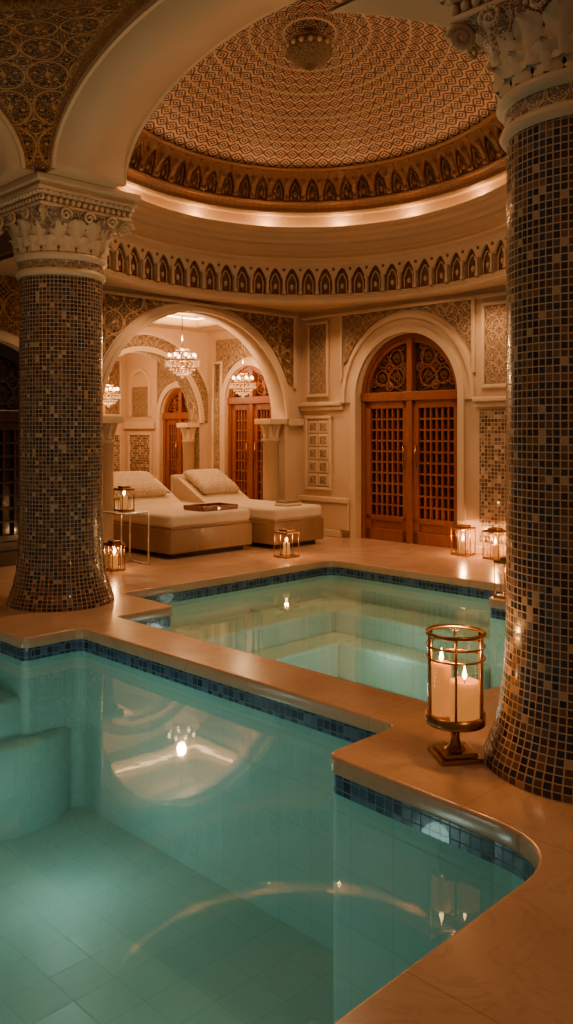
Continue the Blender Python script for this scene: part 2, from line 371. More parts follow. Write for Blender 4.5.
# ------------------------------------------------------------------ walls
def door(name,Mp,c,hw,spring,d,cols=5,rows=9,zb=0.0,wm='wood'):
    mb=MB(); r=hw
    fw=.07
    mb.band(Mp,c,hw-fw,hw-fw,fw,spring,zb,d-.06,d+.06,wm)
    mb.rbox(Mp,c-hw,c+hw,spring-.06,spring+.06,d-.05,d+.08,wm,.01)
    mb.rbox(Mp,c-.045,c+.045,zb,spring+hw-.05,d-.05,d+.07,wm,.01)
    P=[(c+(hw-.02)*cos(pi*k/30),spring+(hw-.02)*sin(pi*k/30)) for k in range(31)]
    poly=[(c+hw-.02,zb)]+P+[(c-hw+.02,zb)]
    mb.face([Mp(x,z,d-.03) for x,z in poly],poly,'dglass')
    for sg in (-1,1):
        a,b=sorted((c+sg*.045,c+sg*(hw-fw)))
        st=.085
        mb.rbox(Mp,a,a+st,zb,spring-.05,d-.02,d+.04,wm,.008); mb.rbox(Mp,b-st,b,zb,spring-.05,d-.02,d+.04,wm,.008)
        mb.rbox(Mp,a,b,zb,zb+.16,d-.02,d+.04,wm,.008); mb.rbox(Mp,a,b,spring-.16,spring-.05,d-.02,d+.04,wm,.008)
        z0=zb+.34; mb.rbox(Mp,a,b,z0-.07,z0,d-.02,d+.04,wm,.008)
        mb.rbox(Mp,a+st,b-st,zb+.16,z0-.07,d-.02,d+.015,wm,.01)
        z1=spring-.16; aa=a+st;bb=b-st; 
        for i in range(1,cols):
            x=aa+(bb-aa)*i/cols; mb.rbox(Mp,x-.012,x+.012,z0,z1,d-.02,d+.025,wm)
        for i in range(1,rows):
            z=z0+(z1-z0)*i/rows; mb.rbox(Mp,aa,bb,z-.012,z+.012,d-.02,d+.02,wm)
        mb.tube([Mp(c+sg*.1,1.0,d+.07),Mp(c+sg*.1,1.3,d+.07)],.012,'brass')
        mb.tube([Mp(c+sg*.1,1.02,d+.03),Mp(c+sg*.1,1.02,d+.075)],.01,'brass'); mb.tube([Mp(c+sg*.1,1.28,d+.03),Mp(c+sg*.1,1.28,d+.075)],.01,'brass')
    R=hw-fw
    mb.band(Mp,c,R*.93,R*.93,R*.07,spring,spring,d-.02,d+.04,wm,30)
    for sg in (-1,1):
        for (qx,qz,qr) in ((.30,.28,.17),(.62,.28,.14),(.30,.62,.15),(.58,.58,.11),(.20,.83,.07),(.80,.20,.07),(.46,.44,.09),(.13,.45,.07),(.45,.13,.07)):
            cx,cz=c+sg*(R*qx+.03),spring+R*qz+.04; q=R*qr
            pts=[Mp(cx+q*cos(t_*pi/7),cz+q*sin(t_*pi/7),d) for t_ in range(15)]
            mb.tube(pts,.011,wm,4)
            pts=[Mp(cx+q*.55*(1-t_/22)*cos(t_*pi/5),cz+q*.55*(1-t_/22)*sin(t_*pi/5),d) for t_ in range(16)]
            mb.tube(pts,.007,wm,4)
        for k in range(1,5):
            a=pi/2*k/5; mb.tube([Mp(c+sg*R*.1*cos(a)+sg*.03,spring+R*.1*sin(a)+.04,d-.005),Mp(c+sg*R*.95*cos(a),spring+R*.95*sin(a),d-.005)],.007,wm,4)
    return mb.build(name)

def relief(mb,Mp,s0,s1,z0,z1,d=0,mat='arabC',fr=.045):
    mb.rbox(Mp,s0,s1,z0,z1,d,d+.02,mat)
    for a,b,c_,e in ((s0-fr,s1+fr,z1,z1+fr),(s0-fr,s1+fr,z0-fr,z0),(s0-fr,s0,z0,z1),(s1,s1+fr,z0,z1)):
        mb.rbox(Mp,a,b,c_,e,d,d+.045,'trimc',.01)
mb=MB(); DC,DH,DS=6.785,.83,1.95
mb.plate(MU,-3.0,8.95,0,4.4,[(DC,DH,DS,DH,2)],-.3,0,'cream')
mb.build('wall_right')
mb=MB()
mb.band(MU,DC,DH,DH,.09,DS,0,0,.05,'trimc'); mb.band(MU,DC,DH+.09,DH+.09,.10,DS,1.88,0,.03,'cream'); mb.band(MU,DC,DH+.19,DH+.19,.05,DS,1.88,0,.06,'trimc')
mb.plate(MU,DC-1.02,DC+1.08,2.42,3.10,[(DC,DH+.30,DS,DH+.30,2)],0,.02,'arabC')
for a,b in ((DC-1.07,DC-1.02),(DC+1.08,DC+1.13)): mb.rbox(MU,a,b,2.2,3.15,0,.045,'trimc',.01)
mb.rbox(MU,3.2,8.66,3.10,3.15,0,.045,'trimc',.01)
for a,b in ((DC+DH+.24,8.66),(3.2,DC-DH-.24)):
    mb.rbox(MU,a,b,1.78,1.84,0,.06,'trimc',.01); mb.rbox(MU,a,b,1.84,1.90,0,.10,'trimc',.015); mb.rbox(MU,a,b,0,.10,0,.10,'trimc',.01); 
mb.rbox(MU,DC+DH+.1,8.66,.10,.48,0,.09,'cream',.01); mb.rbox(MU,DC+DH+.1,8.66,.48,.55,0,.12,'trimc',.01)
relief(mb,MU,8.17,8.50,2.02,3.02)
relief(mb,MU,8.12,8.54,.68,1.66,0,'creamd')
for i in range(2):
    for j in range(5):
        mb.rbox(MU,8.135+i*.2,8.135+i*.2+.18,.70+j*.19,.70+j*.19+.17,.02,.035,'trimc',.006)
        mb.rbox(MU,8.165+i*.2,8.165+i*.2+.12,.73+j*.19,.73+j*.19+.11,.035,.043,'arabC',.004)
relief(mb,MU,5.27,5.58,2.05,3.00); relief(mb,MU,4.3,4.95,2.05,3.00)
mb.rbox(MU,3.4,5.66,.14,1.74,0,.015,'mosaicw')
mb.build('trim_1')
door('door_1',MU,DC,DH,DS,-.14,6,10)
mb=MB(); AC,AH,AS,AR=7.1,1.55,1.66,1.38
mb.plate(MV,-3.0,9.3,0,4.4,[(AC,AH,AS,AR,2),(4.15,.82,1.66,.82,2)],-.28,0,'cream','trimc')
mb.build('wall_left')
mb=MB()
mb.band(MV,AC,AH,AR,.05,AS,AS,0,.05,'trimc'); mb.band(MV,AC,AH+.05,AR+.05,.07,AS,AS,0,.025,'cream')
mb.band(MV,4.15,.82,.82,.1,1.66,1.66,0,.04,'trimc')
mb.plate(MV,5.2,8.80,2.15,3.12,[(AC,AH+.15,AS,AR+.15,2)],0,.02,'arabS')
mb.rbox(MV,8.80,8.85,2.1,3.15,0,.045,'trimc',.01); mb.rbox(MV,5.2,8.85,3.12,3.16,0,.045,'trimc',.01)
mb.plate(MV,3.0,5.15,2.0,3.17,[(4.15,.95,1.66,.95,2)],0,.02,'arabB')
mb.rbox(MV,5.0,5.5,1.56,1.66,0,.07,'trimc',.015)
mb.rbox(MV,8.68,8.98,1.56,1.66,0,.07,'trimc',.015)
mb.build('trim_2')
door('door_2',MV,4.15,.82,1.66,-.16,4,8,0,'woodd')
# alcove room
mb=MB(); MR=lambda s,z,d: W(9.25-d,s,z)
mb.plate(MR,8.96,13.9,0,3.3,[(10.1,.56,1.98,.56,2),(11.95,.5,1.75,.5,2)],-.25,0,'cream'); mb.build('wall_alcove_right')
mb=MB()
mb.band(MR,10.1,.56,.56,.1,1.98,0,0,.04,'trimc'); mb.band(MR,11.95,.5,.5,.1,1.75,0,0,.04,'trimc')
mb.plate(MR,9.1,10.9,2.1,3.0,[(10.1,.7,1.98,.7,2)],0,.02,'arabC')
mb.plate(MR,11.35,12.55,1.9,2.8,[(11.95,.62,1.75,.62,2)],0,.02,'arabC')
relief(mb,MR,12.75,13.40,.55,1.40,0,'mosaicw'); mb.rbox(MR,12.62,13.55,1.52,1.64,0,.07,'trimc',.01)
mb.band(MR,13.07,.28,.28,.06,2.3,1.75,0,.05,'trimc'); mb.rbox(MR,12.80,13.34,1.75,2.3,0,.012,'arabC'); 
relief(mb,MR,10.78,10.95,.6,2.6)
mb.build('trim_3')
door('door_3',MR,10.1,.56,1.98,-.1,4,9); door('door_4',MR,11.95,.5,1.75,-.1,4,8)
MB2=lambda s,z,d: W(s,13.6-d,z)
mb=MB(); mb.plate(MB2,4.3,9.5,0,3.3,[],-.2,0,'cream'); mb.build('wall_back')
mb=MB(); mb.band(MB2,7.9,.7,.7,.12,1.6,0,0,.05,'trimc'); relief(mb,MB2,7.35,8.45,.5,1.5,0,'mosaicw'); mb.band(MB2,6.0,.7,.7,.12,1.6,0,0,.05,'trimc')
relief(mb,MB2,6.85,7.0,.6,2.5); relief(mb,MB2,8.80,9.12,.55,1.40,0,'mosaicw'); relief(mb,MB2,8.80,9.12,1.8,2.8); mb.build('trim_4')
ML=lambda s,z,d: W(4.6+d,s,z)
mb=MB(); mb.plate(ML,8.96,13.9,0,3.3,[],-.2,0,'cream'); mb.build('wall_alcove_left')
MT=lambda s,z,d: W(s,11.15-d,z)
mb=MB(); mb.plate(MT,4.6,9.25,0,3.16,[(7.95,1.13,1.62,1.13,2),(5.6,.75,1.62,.75,2)],-.3,0,'cream','arabC'); mb.build('wall_alcove_arch')
mb=MB(); mb.band(MT,7.95,1.13,1.13,.08,1.62,1.62,0,.04,'trimc'); mb.band(MT,7.95,1.21,1.21,.18,1.62,1.62,0,.015,'arabC'); mb.band(MT,7.95,1.39,1.39,.05,1.62,1.62,0,.035,'trimc')
relief(mb,MT,6.42,6.74,.55,1.45,0,'mosaicw'); mb.rbox(MT,6.36,6.8,1.52,1.62,0,.06,'trimc',.01); mb.build('trim_5')
mb=MB()
def coffer(u0,u1,v0,v1,z):
    mb.rbox(MW,u0,u1,z+.22,z+.26,v0,v1,'cream')
    for a,b,c_,e in ((u0,u1,v0-.04,v0),(u0,u1,v1,v1+.04),(u0-.04,u0,v0,v1),(u1,u1+.04,v0,v1)):
        mb.rbox(MW,a,b,z,z+.26,c_,e,'trimc')
    i=.05
    for a,b,c_,e in ((u0+i,u1-i,v0+i,v0+i+.03),(u0+i,u1-i,v1-i-.03,v1-i),(u0+i,u0+i+.03,v0+i,v1-i),(u1-i-.03,u1-i,v0+i,v1-i)):
        mb.rbox(MW,a,b,z+.12,z+.14,c_,e,'ledb')
Z=3.15
cs=[(5.6,8.7,9.35,10.75),(6.0,8.7,11.9,13.1)]
us=[4.5,5.6,6.0,8.7,9.3]; vs=[8.9,9.35,10.75,11.9,13.1,13.7]
for a,b in zip(us[:-1],us[1:]):
    for c_,e in zip(vs[:-1],vs[1:]):
        m=((a+b)/2,(c_+e)/2)
        if any(q[0]<m[0]<q[1] and q[2]<m[1]<q[3] for q in cs): continue
        mb.rbox(MW,a,b,Z,Z+.03,c_,e,'cream')
for q in cs: coffer(*q,Z)
mb.build('ceiling_alcove')

# ------------------------------------------------------------------ dome, drum, hall ceiling
CX,CY,RX,RY=.23,8.40,2.50,3.15
CLIP=4.05
def E(th,z,d): return (CX+(RX-d)*cos(th),CY+(RY-d)*sin(th),z)
def ringprof(mb,prof,a0,a1,mat,n=120,us=12,smooth=False,vs=1):
    P=[];U=[];L=0
    for i,(d,z) in enumerate(prof):
        if i: L+=sqrt((d-prof[i-1][0])**2+(z-prof[i-1][1])**2)
        P.append([E(radians(a0+(a1-a0)*j/n),z,d) for j in range(n+1)])
        U.append([((a1-a0)/360*j/n*us,L*vs) for j in range(n+1)])
    mb.grid(P,U,mat,smooth)
A0,A1=-14,196
mb=MB()
ringprof(mb,[(-.05,3.20),(.10,3.20),(.13,3.225),(.13,3.25),(.10,3.27),(.10,3.285),(.06,3.30),(.05,3.33),(0,3.33)],A0,A1,'trimc')
ringprof(mb,[(0,3.33),(0,3.72)],A0,A1,'arabR',us=17.7)
ringprof(mb,[(0,3.72),(.06,3.72),(.08,3.75),(.12,3.78),(.12,3.81),(.07,3.83),(.05,3.86),(.05,3.90),(.03,3.91),(.03,4.0),(.07,4.02),(.09,4.06),(.15,4.09),(.19,4.13),(.22,4.14),(.22,4.20),(.19,4.21),(.0,4.21),(-.04,4.21)],A0,A1,'trimc')
ringprof(mb,[(-.3,4.18),(.04,4.18),(.20,4.18),(.22,4.185),(.22,4.20),(.19,4.21),(.0,4.21),(-.04,4.21)],A1,360+A0,'trimc',90)
NA=40
def MD(s,z,d): return E(radians(s),z,d)
ops=[];dl=(A1-A0)/NA
for k in range(NA): ops.append((A0+dl*(k+.5),dl*.42,3.53,.16,1.7))
mb.plate(MD,A0,A1,3.33,3.725,ops,.0,.055,'trimc',n=10,bottom=False)
for k in range(NA+1):
    a=radians(A0+dl*k); mb.lathe(E(a,0,.075),[(.028,3.33),(.028,3.36),(.016,3.38),(.016,3.50),(.03,3.53),(.03,3.55)],8,'trimc')
    if k<NA:
        s0=A0+dl*(k+.5); hwd=dl*.26
        pts=[MD(s0-hwd,3.33,.02)]+[MD(s0-hwd+2*hwd*i/8,3.50+.11*(1-abs(-1+2*i/8)**1.6),.02) for i in range(9)]+[MD(s0+hwd,3.33,.02)]
        mb.tube(pts,.010,'trimc',4)
        mb.ball(MD(s0,3.44,.01),.026,'trimc',6,1.5)
        mb.ball(E(radians(A0+dl*k),3.665,.055),.022,'goldtrim',6)
mb.build('trim_6',clip=CLIP)
mb=MB()
ringprof(mb,[(-.04,4.21),(-.04,4.40),(.02,4.42)],0,360,'cream',160)
ringprof(mb,[(.03,4.215),(.03,4.230),(.0,4.230),(.0,4.215)],0,360,'led',160)
ringprof(mb,[(.02,4.40),(.05,4.40),(.06,4.43),(.04,4.45)],0,360,'trimc',160)
ringprof(mb,[(.04,4.45),(.05,4.50),(.07,4.54)],0,360,'bandgold',160,us=20)
ringprof(mb,[(.07,4.54),(.11,4.54),(.12,4.565),(.09,4.58)],0,360,'bandgold',160,us=20)
ringprof(mb,[(.08,4.58),(.14,4.73),(.22,4.85),(.32,4.93)],0,360,'arabR',160,us=16,smooth=True)
def MDB(s,z,d):
    f=max(0,(z-4.58)/.35); return E(radians(s),z,.09+.23*f**1.3+d)
NB=64; ops=[((k+.5)*360/NB,360/NB*.38,4.70,.15,1.5) for k in range(NB)]
mb.plate(MDB,0,360,4.58,4.91,ops,0,.05,'bandgold','bandgold',n=8,bottom=False)
for k in range(NB):
    s0=(k+.5)*360/NB; hwd=360/NB*.22
    mb.ball(MDB(s0,4.68,.01),.035,'bandgold',6,1.6)
    pts=[MDB(s0-hwd,4.60,.03)]+[MDB(s0-hwd+2*hwd*i/6,4.68+.10*(1-abs(-1+i/3)**1.5),.03) for i in range(7)]+[MDB(s0+hwd,4.60,.03)]
    mb.tube(pts,.009,'goldtrim',4)
    mb.ball(MDB(k*360/NB,4.60,.07),.03,'bandgold',6); mb.ball(MDB(k*360/NB,4.80,.055),.032,'bandgold',6,1.5); mb.ball(MDB(s0,4.885,.05),.024,'goldtrim',6)
ringprof(mb,[(.28,4.91),(.38,4.905),(.41,4.925),(.38,4.945)],0,360,'bandgold',160,us=20)
zb,za=4.94,5.42
def shell(f): return zb+(za-zb)*(1-f*f)**.9 if f<1 else zb
rx0,ry0=RX-.37,RY-.37
def lat(f0,f1,N,rows):
    n=144; m=10; P=[];U=[]
    for i in range(m+1):
        f=f0+(f1-f0)*i/m
        P.append([(CX+rx0*f*cos(2*pi*j/n),CY+ry0*f*sin(2*pi*j/n),shell(f)) for j in range(n+1)])
        U.append([(j/n*N,i/m*rows) for j in range(n+1)])
    mb.grid(P,U,'lattice')
lat(1,.82,80,3); lat(.82,.64,68,3); lat(.64,.46,54,3); lat(.46,.28,38,3); lat(.28,.12,22,3); lat(.12,.01,10,2)
for f in (.82,.64,.46,.28,.12):
    ef=lambda q,dz: [(CX+rx0*q*cos(2*pi*j/144),CY+ry0*q*sin(2*pi*j/144),shell(f)+dz) for j in range(145)]
    rows=[ef(f+.005,.003),ef(f+.003,-.010),ef(f-.003,-.010),ef(f-.005,.003)]
    mb.grid(rows,[[(j/3,i*.05) for j in range(145)] for i in range(4)],'trimc')
mb.lathe((CX,CY,5.43),[(.03,0),(.03,-.05),(.10,-.07),(.20,-.10),(.235,-.16),(.22,-.23),(.16,-.29),(.07,-.33),(.05,-.36),(.001,-.38)],32,'arabC',2,3)
for k in range(16): mb.ball((CX+.225*cos(k*pi/8),CY+.225*sin(k*pi/8),5.27),.03,'trimc',6)
dome=mb.build('dome',clip=CLIP)
mb=MB()
bu0,bu1,bv0,bv1=3.46,9.05,1.0,8.72
cu_,cv_=(CX+CY)*K,(CY-CX)*K
def rim(phi,d):
    c,s=cos(phi),sin(phi); return 1/sqrt((c/(RX-d))**2+(s/(RY-d))**2)
def boxhit(phi):
    x,y=cos(phi),sin(phi); du,dv=(x+y)*K,(y-x)*K
    ts=[]
    if du>1e-6: ts.append((bu1-cu_)/du)
    if du<-1e-6: ts.append((bu0-cu_)/du)
    if dv>1e-6: ts.append((bv1-cv_)/dv)
    if dv<-1e-6: ts.append((bv0-cv_)/dv)
    return min(ts)
corners=[]
for a in (bu0,bu1):
    for b in (bv0,bv1):
        x,y,_=W(a,b,0); corners.append(math.degrees(atan2(y-CY,x-CX))%360)
def soff(a0,a1,z,d):
    L=[a0+(a1-a0)*k/100 for k in range(101)]
    for c in corners:
        for cc in (c,c-360,c+360):
            if a0<cc<a1: L.append(cc)
    L.sort()
    for p,q in zip(L[:-1],L[1:]):
        p,q=radians(p),radians(q)
        rp,rq,bp,bq=rim(p,d),rim(q,d),boxhit(p),boxhit(q)
        if bp<=rp or bq<=rq: continue
        f=lambda ph,t_,zz:(CX+t_*cos(ph),CY+t_*sin(ph),zz)
        for zz in (z,z+.06): mb.face([f(p,rp,zz),f(q,rq,zz),f(q,bq,zz),f(p,bp,zz)],[(0,0)]*4,'cream')
soff(-14,196,3.22,.06); soff(196,346,4.19,-.1)
mb.build('ceiling',clip=CLIP)

# ------------------------------------------------------------------ big arch + pendentive (near bay)
D=2.02; AH2=1.82; SP=3.56; RI=.84; UC=3.45-D; VC=4.2
MA=lambda s,z,d: W(4.08-d,s,z)
mb=MB(); mb.plate(MA,-3.0,8.68,SP,5.5,[(VC,AH2,SP,RI,2)],0,.63,'cream','cream',n=48)
mb.build('wall_arch')
MA2=lambda s,z,d: W(s,VC+D+.62-d,z)
mb=MB(); mb.plate(MA2,-1.3,3.45,SP,5.5,[(UC,AH2,SP,RI,2)],0,.62,'cream','cream',n=48); mb.build('wall_arch_left')
mb=MB()
MF=lambda s,z,d: W(3.45-d,s,z)
mb.band(MF,VC,AH2,RI,.05,SP,SP,0,.03,'trimc',60)
MF2=lambda s,z,d: W(s,VC+D-d,z)
mb.band(MF2,UC,AH2,RI,.05,SP,SP,0,.03,'trimc',60)
MRr=lambda s,z,d: W(4.08+d,s,z); mb.band(MRr,VC,AH2,RI,.06,SP,SP,0,.03,'trimc',60)
mb.build('trim_7')
mb=MB()
def pend(sg):
    n=36;m=44;P=[];U=[];L=0
    for i in range(n+1):
        t_=pi/2*i/n; x=(AH2+.045)*cos(t_); h=SP+(RI+.045)*sin(t_)
        dist=sqrt(D*D+x*x)-.03; a=atan2(x,D); b=pi/2-a
        if b<a: a,b=(a+b)/2-.001,(a+b)/2+.001
        if i: L+=sqrt((x-px_)**2+(h-ph_)**2)
        px_,ph_=x,h
        row=[];ur=[]
        for j in range(m+1):
            an=a+(b-a)*j/m
            row.append(W(UC+dist*cos(an),VC+sg*dist*sin(an),h)); ur.append(((an-pi/4)*dist,L))
        P.append(row);U.append(ur)
    def mt(i,j):
        q=min(j,m-1-j)
        return 'goldtrim' if q in (0,4,5) else ('arabB' if q>5 else 'bandgold')
    mb.grid(P,U,mt)
pend(1); pend(-1)
hz=SP+RI+.045
mb.lathe(W(UC,VC,0),[(D-.03,hz),(D-.06,hz+.03),(D-.05,hz+.06)],64,'goldtrim',12,1)
mb.lathe(W(UC,VC,0),[(D-.05,hz+.06),(D-.06,hz+.2),(D-.3,hz+.42),(D-.8,hz+.62),(.9,hz+.72),(.01,hz+.78)],64,'arabB',12,1)
mb.build('ceiling_pendentive_vault')

# ------------------------------------------------------------------ mosaic columns
def big_column(name,u,v):
    x,y,_=W(u,v,0); mb=MB(); q=1/.033
    prof=[(.455,0),(.455,.035),(.445,.06),(.43,.10),(.405,.17),(.385,.26),(.37,.38),(.36,.52),(.355,.7),(.355,1.5),(.352,2.82)]
    mb.lathe((x,y,0),prof,64,'mosaic',68,q)
    mb.lathe((x,y,0),[(.352,2.80),(.375,2.81),(.385,2.83),(.375,2.85),(.362,2.86)],64,'trimc')
    mb.lathe((x,y,0),[(.362,2.86),(.362,2.93)],64,'arabF',2.5,1)
    mb.lathe((x,y,0),[(.362,2.93),(.385,2.94),(.40,2.96),(.39,2.985),(.37,2.99)],64,'trimc')
    n=64;P=[];U=[]
    ks=[(.37,2.99,2),(.375,3.06,2),(.39,3.14,2.3),(.42,3.22,3),(.455,3.29,4.5),(.47,3.32,7)]
    for i,(r,z,p) in enumerate(ks):
        row=[]
        for j in range(n+1):
            a=2*pi*j/n+pi/4; c,s=cos(a),sin(a); k=(abs(c)**p+abs(s)**p)**(-1/p)
            uu,vv=c*k*r*.94,s*k*r*.94; X,Y,_=W(u+uu,v+vv,0); row.append((X,Y,z))
        P.append(row); U.append([(j/n*2.6,z) for j in range(n+1)])
    mb.grid(P,U,'arabF')
    def leaf(a,r0,z0,H,w,out,mat):
        rows=[];ur=[]
        for i in range(11):
            t_=i/10; r=r0+.008+out*t_**2.6
            z=z0+H*(t_ if t_<.8 else .8+.10*sin((t_-.8)/.2*pi))
            lobes=1+.16*sin(t_*pi*6)
            ww=w*(.75+.25*sin(pi*t_))*lobes*(1 if t_<.75 else max(.15,1-(t_-.75)/.25*.85))
            row=[]
            for j in range(7):
                s=(j-3)/3; an=a+s*ww/r; rr=r-abs(s)*.014+(.014 if j==3 else 0)+(.005 if j in(1,5) else 0)
                row.append((x+rr*cos(an),y+rr*sin(an),z))
            rows.append(row); ur.append([(j*.02,t_*.2) for j in range(7)])
        mb.grid(rows,ur,mat)
    for k in range(16): leaf(2*pi*(k+.5)/16,.385,3.04,.24,.088,.075,'trimc')
    for k in range(16): leaf(2*pi*k/16,.375,2.99,.15,.080,.045,'trimc')
    mm=lambda s,z,d: W(u+s,v+d,z)
    for sgx in (-1,1):
        for sgy in (-1,1):
            cu2=W(u+sgx*.40,v+sgy*.40,3.255)
            dirx,diry,_=W(sgx*K,sgy*K,0)
            pts=[]
            for i in range(26):
                th=i/25*4*pi; rr=.065*(1-i/27)
                pts.append((cu2[0]+dirx*rr*cos(th),cu2[1]+diry*rr*cos(th),3.255+rr*sin(th)))
            mb.tube(pts,.016,'trimc',6)
    for fx_,fy_,ax_,ay_ in ((0,1,1,0),(0,-1,1,0),(1,0,0,1),(-1,0,0,1)):
        for o_ in (-.22,0,.22):
            pts=[]
            for i in range(20):
                th=i/19*3*pi; rr=.055*(1-i/22); a_=o_+rr*cos(th)
                pts.append(W(u+fx_*.455+ax_*a_,v+fy_*.455+ay_*a_,3.27+rr*sin(th)))
            mb.tube(pts,.011,'trimc',5)
    for a,z0,z1,m,r in ((.44,3.32,3.35,'trimc',.008),(.42,3.35,3.41,'arabF',0),(.45,3.41,3.44,'trimc',.01),(.47,3.44,3.475,'trimc',.012),(.455,3.475,3.50,'trimc',.006),(.50,3.50,3.56,'trimc',.012)):
        mb.rbox(mm,-a,a,z0,z1,-a,a,m,r)
    for k in range(16):
        o_=-.42+k*.84/15
        for p in ((o_,.455),(o_,-.455),(.455,o_),(-.455,o_)): mb.ball(W(u+p[0],v+p[1],3.425),.019,'trimc',6)
        for p in ((o_,.425),(o_,-.425),(.425,o_),(-.425,o_)): mb.ball(W(u+p[0],v+p[1],3.38),.022,'trimc',6,1.2)
    return mb.build(name)
big_column('mosaic_column',3.87,6.66)
big_column('mosaic_column',3.65,1.74)
big_column('mosaic_column',-.95,6.66)
def small_column(u,v,h,r=.115):
    x,y,_=W(u,v,0); mb=MB()
    mb.rbox(lambda s,z,d:W(u+s,v+d,z),-r*1.4,r*1.4,0,.08,-r*1.4,r*1.4,'trimc',.01)
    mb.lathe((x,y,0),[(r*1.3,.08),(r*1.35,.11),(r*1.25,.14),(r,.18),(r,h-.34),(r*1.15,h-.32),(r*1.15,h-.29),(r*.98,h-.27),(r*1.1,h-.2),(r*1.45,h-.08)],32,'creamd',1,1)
    for k in range(8):
        a=2*pi*k/8; 
        rows=[[(x+(r*1.02+.05*(i/5)**2+.01)*cos(a+(j-1)*.25*(1-i/7)),y+(r*1.02+.05*(i/5)**2+.01)*sin(a+(j-1)*.25*(1-i/7)),h-.27+.17*i/5) for j in range(3)] for i in range(6)]
        mb.grid(rows,[[(0,0)]*3]*6,'trimc')
    mb.rbox(lambda s,z,d:W(u+s,v+d,z),-r*1.5,r*1.5,h-.08,h,-r*1.5,r*1.5,'trimc',.01)
    return mb.build('marble_column')
small_column(8.50,8.82,1.66); small_column(5.70,8.82,1.66)
small_column(8.97,11.3,1.62,.1); small_column(6.93,11.3,1.62,.1)

# ------------------------------------------------------------------ daybeds
def daybed(u0,u1,v0,v1):
    mb=MB()
    mb.rbox(MW,u0+.08,u1-.08,0,.07,v0+.08,v1-.05,'black')
    mb.rbox(MW,u0,u1,.06,.34,v0,v1,'wood2',.012)
    mb.rbox(MW,u0+.02,u1-.02,.34,.37,v0+.02,v1,'leather',.01)
    mb.rbox(MW,u0+.01,u1-.01,.36,.51,v0+.01,v1-.1,'linen',.045,4)
    vb=v1-.75
    sec=[(vb,.50),(v1-.06,.50),(v1-.06,.82),(v1-.14,.82)]
    for ua,ub,m in ((u0+.03,u1-.03,'linen'),):
        for uu in (ua,ub): mb.face([W(uu,v,z) for v,z in sec],sec,m)
        for i in range(4):
            a=sec[i];b=sec[(i+1)%4]; mb.face([W(ua,a[0],a[1]),W(ub,a[0],a[1]),W(ub,b[0],b[1]),W(ua,b[0],b[1])],[(ua,a[0]),(ub,a[0]),(ub,b[0]),(ua,b[0])],m)
    mb.rbox(MW,u0,u1,.06,.86,v1-.06,v1+.0,'linen',.02)
    n=14; cu2,cvv=(u0+u1)/2,v1-.38; pw=(u1-u0)*.40
    for sgn in (1,-1):
        rows=[];ur=[]
        for i in range(n+1):
            a=-1+2*i/n; row=[];r_=[]
            for j in range(n+1):
                b=-1+2*j/n
                th=.095*((1-a**4)*(1-b**4))**.5
                k1=1-.06*(1-b*b); k2=1-.08*(1-a*a)
                uu=cu2+a*pw*k1; vv=cvv+b*.25*k2
                zz=.50+.32*((vv-vb)/(v1-.14-vb))+.07+sgn*th
                row.append(W(uu,vv,zz)); r_.append((uu,vv))
            rows.append(row);ur.append(r_)
        mb.grid(rows,ur,'linenp')
    return mb.build('daybed')
daybed(5.98,7.26,7.87,10.0)
daybed(7.40,8.30,7.60,9.75)
mb=MB(); 
mb.rbox(MW,6.55,7.12,.515,.535,7.98,8.36,'tray',.005)
for a,b,c_,e in ((6.55,7.12,7.98,8.0),(6.55,7.12,8.34,8.36),(6.55,6.57,7.98,8.36),(7.10,7.12,7.98,8.36)): mb.rbox(MW,a,b,.53,.57,c_,e,'tray',.004)
mb.build('serving_tray')
mb=MB(); mb.rbox(MW,7.75,8.05,.512,.55,7.75,7.98,'linen',.015); mb.rbox(MW,7.76,8.04,.55,.58,7.76,7.97,'wood2',.012); mb.build('folded_towel')
mb=MB(); tu,tv=5.42,7.95; a=.19
mm=lambda s,z,d: W(tu+s,tv+d,z)
mb.rbox(mm,-a,a,.575,.595,-a,a,'wmetal',.006)
for sx in (-a+.01,a-.01):
    for sy in (-a+.01,a-.01): mb.tube([mm(sx,0,sy),mm(sx,.58,sy)],.009,'wmetal')
for sx in (-a+.01,a-.01): mb.tube([mm(sx,.012,-a),mm(sx,.012,a)],.009,'wmetal')
mb.build('side_table')

# ------------------------------------------------------------------ lanterns
def lantern_square(u,v,z,s=.11,h=.33,e=4):
    mb=MB(); mm=lambda a,zz,d: W(u+a,v+d,z+zz)
    mb.rbox(mm,-s,s,0,.025,-s,s,'brass',.004); mb.rbox(mm,-s,s,h-.05,h-.025,-s,s,'brass',.004); mb.rbox(mm,-s*.6,s*.6,h-.025,h,-s*.6,s*.6,'brass',.004)
    for a in (-s+.008,s-.008):
        for b in (-s+.008,s-.008): mb.tube([mm(a,.02,b),mm(a,h-.04,b)],.007,'brass',5)
    for a in (-s+.008,s-.008):
        mb.tube([mm(a,.02,0),mm(a,h-.04,0)],.004,'brass',4); mb.tube([mm(0,.02,a),mm(0,h-.04,a)],.004,'brass',4)
    x,y,_=W(u,v,0)
    mb.lathe((x,y,z),[(.001,.025),(.04,.025),(.04,.16),(.03,.17),(.001,.165)],20,'wax')
    mb.lathe((x,y,z),[(.001,.17),(.012,.185),(.015,.2),(.008,.23),(.001,.255)],10,'flame')
    ob=mb.build('candle_lantern')
    light('POINT','lantern_glow',(x,y,z+.26),e,(1,.48,.17),.02,ob)
lantern_square(7.1,7.1,0,.11,.33,7); lantern_square(8.72,5.72,0,.11,.36,12); lantern_square(8.72,5.28,0,.11,.36,12)
lantern_square(6.80,3.96,0,.11,.36,6); lantern_square(5.40,7.95,.60,.085,.28,6); lantern_square(5.12,7.72,0,.085,.32,6)
lantern_square(8.78,4.75,0,.1,.34)
